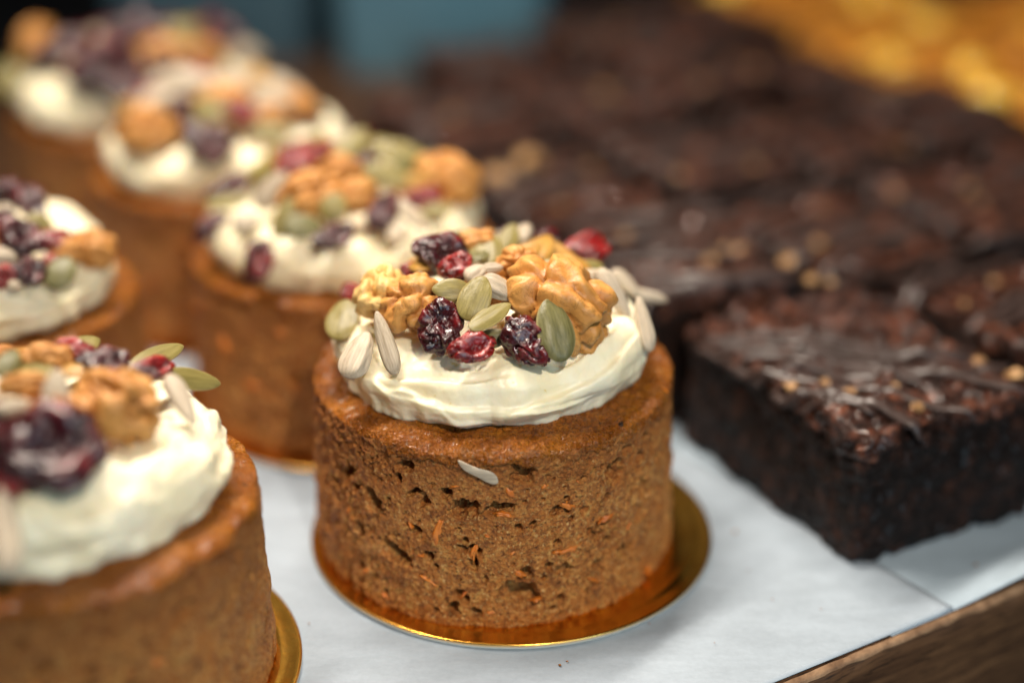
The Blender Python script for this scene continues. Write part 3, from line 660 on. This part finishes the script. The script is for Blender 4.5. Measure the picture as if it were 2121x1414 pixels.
board(-.01, 27.75, 'gold foil board fully in view under the sharp front carrot cake', True)
board(C1[0] + .1, C1[1], 'gold foil board under the second carrot cake of the long row')
board(C2[0] + .1, C2[1], 'gold foil board under the third carrot cake of the long row')
board(C3[0] + .1, C3[1], 'gold foil board under the fourth carrot cake of the long row')
board(L1[0] + .02, L1[1], 'gold foil board peeking out at the right of the nearest blurred cake')
board(L2[0] + .1, L2[1], 'gold foil board under the cake behind the nearest one')

# ------------------------------------------------------------------ brownies
def tube(pts, rad, nseg=8):
    pts = np.array(pts, float); n = len(pts); tg = np.gradient(pts, axis=0); tg /= np.linalg.norm(tg, axis=1, keepdims=True) + 1e-9
    up = np.array([0, 0, 1.0]); sd = np.cross(tg, up); sd /= np.linalg.norm(sd, axis=1, keepdims=True) + 1e-9; nn = np.cross(sd, tg)
    a = np.linspace(0, 2 * np.pi, nseg, endpoint=False); rr = np.asarray(rad) * np.ones(n)
    V = pts[:, None] + rr[:, None, None] * (np.cos(a)[None, :, None] * sd[:, None] + np.sin(a)[None, :, None] * nn[:, None] * .65)
    return V.reshape(-1, 3), grid_faces(nseg, n, True)
BA = math.radians(28.5); BE = np.array([math.cos(BA), math.sin(BA)]); BL = np.array([-math.sin(BA), math.cos(BA)])
F0 = np.array([6.38, 26.75])
BW, BD, BH = 3.62, 4.75, 2.84
def brownie(c, rz, seed, hi, label, strands, nuts, golden=False, wd=(BW, BD)):
    root = thing('golden_pastry_bar' if golden else 'brownie', label, 'pastry' if golden else 'brownie', (c[0], c[1], .03), 'golden pastry bars at the back right' if golden else 'chocolate brownies set out in rows', rz)
    hx, hy = wd[0] / 2, wd[1] / 2; r_ = np.random.default_rng(seed)
    n = 110 if hi else 40
    hs = 1.0 if hi else r_.uniform(.86, 1.10); root.scale = (1, 1, hs)
    if not hi: root.rotation_euler = (r_.normal() * .02, r_.normal() * .02, rz)
    V, Nn, F = round_box(hx, hy, 1.3, .22, n); V[:, 2] += 1.3
    d = .14 * fbm(V * .9 + seed, 4, seed) + .08 * fbm(V * 3.2, 4, seed + 1) - .10 * np.clip(noise(V * 2.2, seed + 3) - .25, 0, 1)
    V += Nn * d[:, None]; V[:, 2] = np.maximum(V[:, 2], 0)
    obj('crumb', mesh('crumb', V, F, M['golden'] if golden else M['brownie']), root)
    V, Nn, F = round_box(hx + .02, hy + .02, .22, .10, n); V[:, 2] += BH - .22
    cr = np.clip(1 - np.abs(noise(V * np.array([1.1, 1.1, .5]) + seed + .4 * np.stack([noise(V * 2, 1), noise(V * 2, 2), 0 * V[:, 0]], -1), seed + 4)) / .13, 0, 1)
    d = -.14 * cr + .26 * fbm(V * np.array([1, 1, .6]) * .75 + seed, 4, seed + 5) + .09 * fbm(V * 3.6, 3, seed + 6) + .12 * np.abs(fbm(V * 1.5, 2, seed + 8)) - .06
    V += Nn * d[:, None]
    side = np.abs(Nn[:, 2]) < .7
    V[side, 2] += .10 * fbm(V[side] * 1.4, 3, seed + 9)
    obj('crust', mesh('crust', V, F, M['golden'] if golden else M['brownie_top']), root)
    topv = V[Nn[:, 2] > .6]
    for st in strands:
        (x0, y0, x1, y1, wob, rad) = st
        s = np.linspace(0, 1, 40 if hi else 22)
        xs = x0 + (x1 - x0) * s; ys = y0 + (y1 - y0) * s + wob * np.sin(s * math.pi) + .06 * np.sin(s * 9 + seed)
        ex = np.minimum(np.maximum(np.maximum(np.abs(xs) - hx, np.abs(ys) - hy), 0), .12)
        xs = np.clip(xs, -hx - .12, hx + .12); ys = np.clip(ys, -hy - .12, hy + .12)
        zs = np.array([topv[np.argmin((topv[:, 0] - a) ** 2 + (topv[:, 1] - b) ** 2), 2] for a, b in zip(xs, ys)])
        zk = np.convolve(np.pad(zs, 4, 'edge'), np.ones(9) / 9, 'valid'); zs = np.maximum(zk, zs - .02) + rad * .75 - 2.2 * ex
        Vt, Ft = tube(np.stack([xs, ys, zs], -1), rad * 1.75 * (1 + .45 * noise(np.stack([s * 6, 0 * s + x0 * 3, 0 * s + y0], -1), seed) + .2 * np.sin(s * 7 + x0)) * (1 - .7 * np.maximum(0, np.abs(s * 2 - 1) - .85) / .15))
        obj('drizzle', mesh('drizzle', Vt, Ft, M['choc']), root)
    for (x, y, sz) in nuts:
        P, Fi = ico(2); q = P * (1 + (.4 if golden else .9) * noise(P * 1.6 + x * 9, seed))[:, None] * np.array([sz, sz * .75, sz * .6])
        o = obj('apricot_piece' if golden else 'nut_piece', mesh('nut_piece', q, Fi, M['apricot'] if golden else M['nut'], golden), root, (x, y, BH + .03 + (.1 if golden else 0)))
        o.rotation_euler = (0, 0, r_.random() * 6)
    return root
def rand_strands(r_, k):
    out = []
    for j in range(k):
        y = -2.6 + 5.2 * (j + r_.random() * .8) / k
        out.append((-2.25 - .25 * r_.random(), y + r_.normal() * .3, 2.25 + .2 * r_.random(), y + r_.normal() * .8, r_.normal() * .25, .05 + .03 * r_.random()))
    return out
def rand_nuts(r_, k): return [(r_.uniform(-1.6, 1.6), r_.uniform(-2.1, 2.1), r_.uniform(.08, .16)) for _ in range(k)]
def cell(i, j):                                  # centre of the brownie in column i, row j
    return F0 + BE * (i * 4.45 + .1 + (.5 if i > 0 else 0) * (j < 1) + BW / 2) + BL * (j * 5.95 + BD / 2 + (.25 if j else 0))
def to_local(u, v, c, rz):
    p = on_plane(u, v, BH + .08); dx, dy = p[0] - c[0], p[1] - c[1]
    return dx * math.cos(rz) + dy * math.sin(rz), -dx * math.sin(rz) + dy * math.cos(rz)
c = cell(0, 0) + BE * .28 + BL * .2; strands = []
for (u0, v0, u1, v1, wob, rad) in [(1395, 705, 2045, 742, .1, .075), (1430, 690, 2010, 722, .1, .06), (1372, 700, 1700, 800, .1, .07), (1560, 792, 1935, 888, .25, .085), (1480, 735, 1960, 800, .2, .07), (1450, 715, 2090, 800, .25, .07), (1500, 690, 1960, 715, .05, .055), (1640, 735, 2130, 812, .3, .075),
                                   (1520, 770, 2020, 770, .2, .07), (1600, 790, 2130, 750, .1, .07), (1640, 690, 2080, 770, .1, .05), (1390, 720, 1900, 760, .15, .06), (1700, 800, 2040, 850, .2, .07)]:
    a = to_local(u0, v0, c, BA); b = to_local(u1, v1, c, BA); strands.append((*a, *b, wob, rad))
strands += [(-1.7, -2.4, -2.42, -1.2, .05, .06), (-2.0, -1.5, -2.45, -.6, .1, .06)]
nuts = [(*to_local(u, v, c, BA), s) for (u, v, s) in ((1640, 800, .16), (1688, 812, .15), (1762, 812, .15), (1710, 790, .10), (1850, 800, .12), (2030, 745, .12), (1900, 838, .12))]
brownie(c, BA, 5, True, 'nearest brownie with ridged chocolate drizzle and front corner on the bluish paper', strands, nuts, wd=(4.5, 5.9))
labs = {(0, 1): 'brownie right behind the nearest drizzled one, nut pieces along its front edge', (0, 2): 'blurred brownie third back in the column beside the carrot cakes', (0, 3): 'blurred brownie fourth back in the column beside the carrot cakes',
        (1, 0): 'brownie cut by the right border, right beside the nearest drizzled brownie', (1, 1): 'second brownie from the front in the middle brownie column', (1, 2): 'third brownie from the front in the middle brownie column', (1, 3): 'fourth brownie from the front in the middle brownie column', (1, 4): 'last brownie at the back of the middle brownie column',
        (2, 1): 'front brownie visible in the third brownie column, at the right border', (2, 2): 'second brownie from the front in the third brownie column', (2, 3): 'third brownie from the front in the third brownie column', (2, 4): 'farthest brownie in the third brownie column',
        (3, 1): 'brownie at the right border just below the golden pastry bars', (3, 2): 'brownie next to the golden pastry bar with the bright yellow bump', (3, 3): 'brownie third along the golden pastry bars, toward the back', (3, 4): 'farthest brownie beside the golden pastry bars'}
for (i, j), lb in labs.items():
    r_ = np.random.default_rng(100 + i * 10 + j)
    c = cell(i, j) + r_.normal(size=2) * .10; rz = BA + r_.normal() * .035
    if i == 3: c = c - BE * .42
    if (i, j) == (0, 1): rz = BA - .20; c = c + np.array([.15, -.15])
    nn = rand_nuts(r_, 3)
    if (i, j) == (0, 1): nn += [(*to_local(u, v, c, rz), s) for (u, v, s) in ((1640, 575, .22), (1600, 592, .12), (1690, 612, .14), (1730, 618, .10), (1510, 540, .12))]
    if (i, j) == (1, 0): nn += [(*to_local(u, v, c, rz), s) for (u, v, s) in ((2105, 790, .2), (2060, 590, .12))]
    if (i, j) == (0, 3): nn += [(*to_local(u, v, c, rz), s) for (u, v, s) in ((1095, 345, .42), (1030, 380, .3))]
    brownie(c, rz, 200 + i * 10 + j, False, lb, rand_strands(r_, 9), nn)
glabs = {(4, 1): 'nearest golden pastry bar, at the right border above the brownies', (4, 2): 'golden pastry bar with one bright yellow bump, second from the front', (4, 3): 'golden orange pastry bar third from the front at upper right', (4, 4): 'golden pastry bar farthest back beside the brownies, at the top border',
         (5, 2): 'pale orange pastry bar in the corner at upper right', (5, 3): 'orange pastry bar in the back row at the top border', (5, 4): 'orange pastry bar far back at the top border', (6, 3): 'pale orange pastry bar in the topmost right corner'}
for (i, j), lb in glabs.items():
    r_ = np.random.default_rng(300 + i * 10 + j)
    c = cell(i, j) - BE * 1.0 + BL * 1.2
    g = brownie(c, BA + r_.normal() * .03, 400 + i * 10 + j, False, lb, [], [(r_.uniform(-1.6, 1.6), r_.uniform(-2.2, 2.2), r_.uniform(.3, .95)) for _ in range(3)], True, (3.85, 5.6))

# tubs at the back
def tub(name, label, x, y, hx, hy, h, mat):
    t = thing(name, label, 'tub', (x, y, -4.9), 'plastic tubs at the back')
    V, Nn, F = round_box(hx, hy, h / 2, 1.0, 24); V[:, 2] += h / 2
    V[:, :2] *= (.88 + .12 * V[:, 2] / h)[:, None]
    obj('body', mesh('body', V, F, M[mat]), t)
    V, Nn, F = round_box(hx + .25, hy + .25, .45, .25, 16); V[:, 2] += h + .2
    obj('lid', mesh('lid', V, F, M[mat]), t)
tub('blue_tub', 'blurred blue plastic tub standing at the back above the brownies', -2.6, 64, 4.2, 4.2, 10.4, 'blue')
tub('blue_tub', 'darker slate blue tub at the back, behind the far carrot cakes', -11.6, 66, 4.1, 4.2, 9.4, 'navy')

# stray crumbs on the papers
P, F = ico(1); Vs, Fs = [], []; r_ = np.random.default_rng(5)
for (u, v, sz) in [(1522, 1100, .04), (1160, 1376, .035), (1175, 1368, .025), (1345, 1290, .02), (2022, 1168, .04), (1600, 1240, .02), (640, 1290, .02), (1480, 1330, .015), (1700, 1260, .018), (1550, 1180, .02)]:
    p = on_plane(u, v, .06); q = P * (1 + .6 * noise(P * 1.5 + u, 2))[:, None] * sz * np.array([1, .8, .5]) + p
    Fs.append(F + len(Vs) * len(P)); Vs.append(q)
o = obj('crumbs', mesh('crumbs', np.concatenate(Vs), np.concatenate(Fs), M['sponge'])); tag(o, 'few tiny cake crumbs scattered on the white papers', 'crumbs'); o['kind'] = 'stuff'
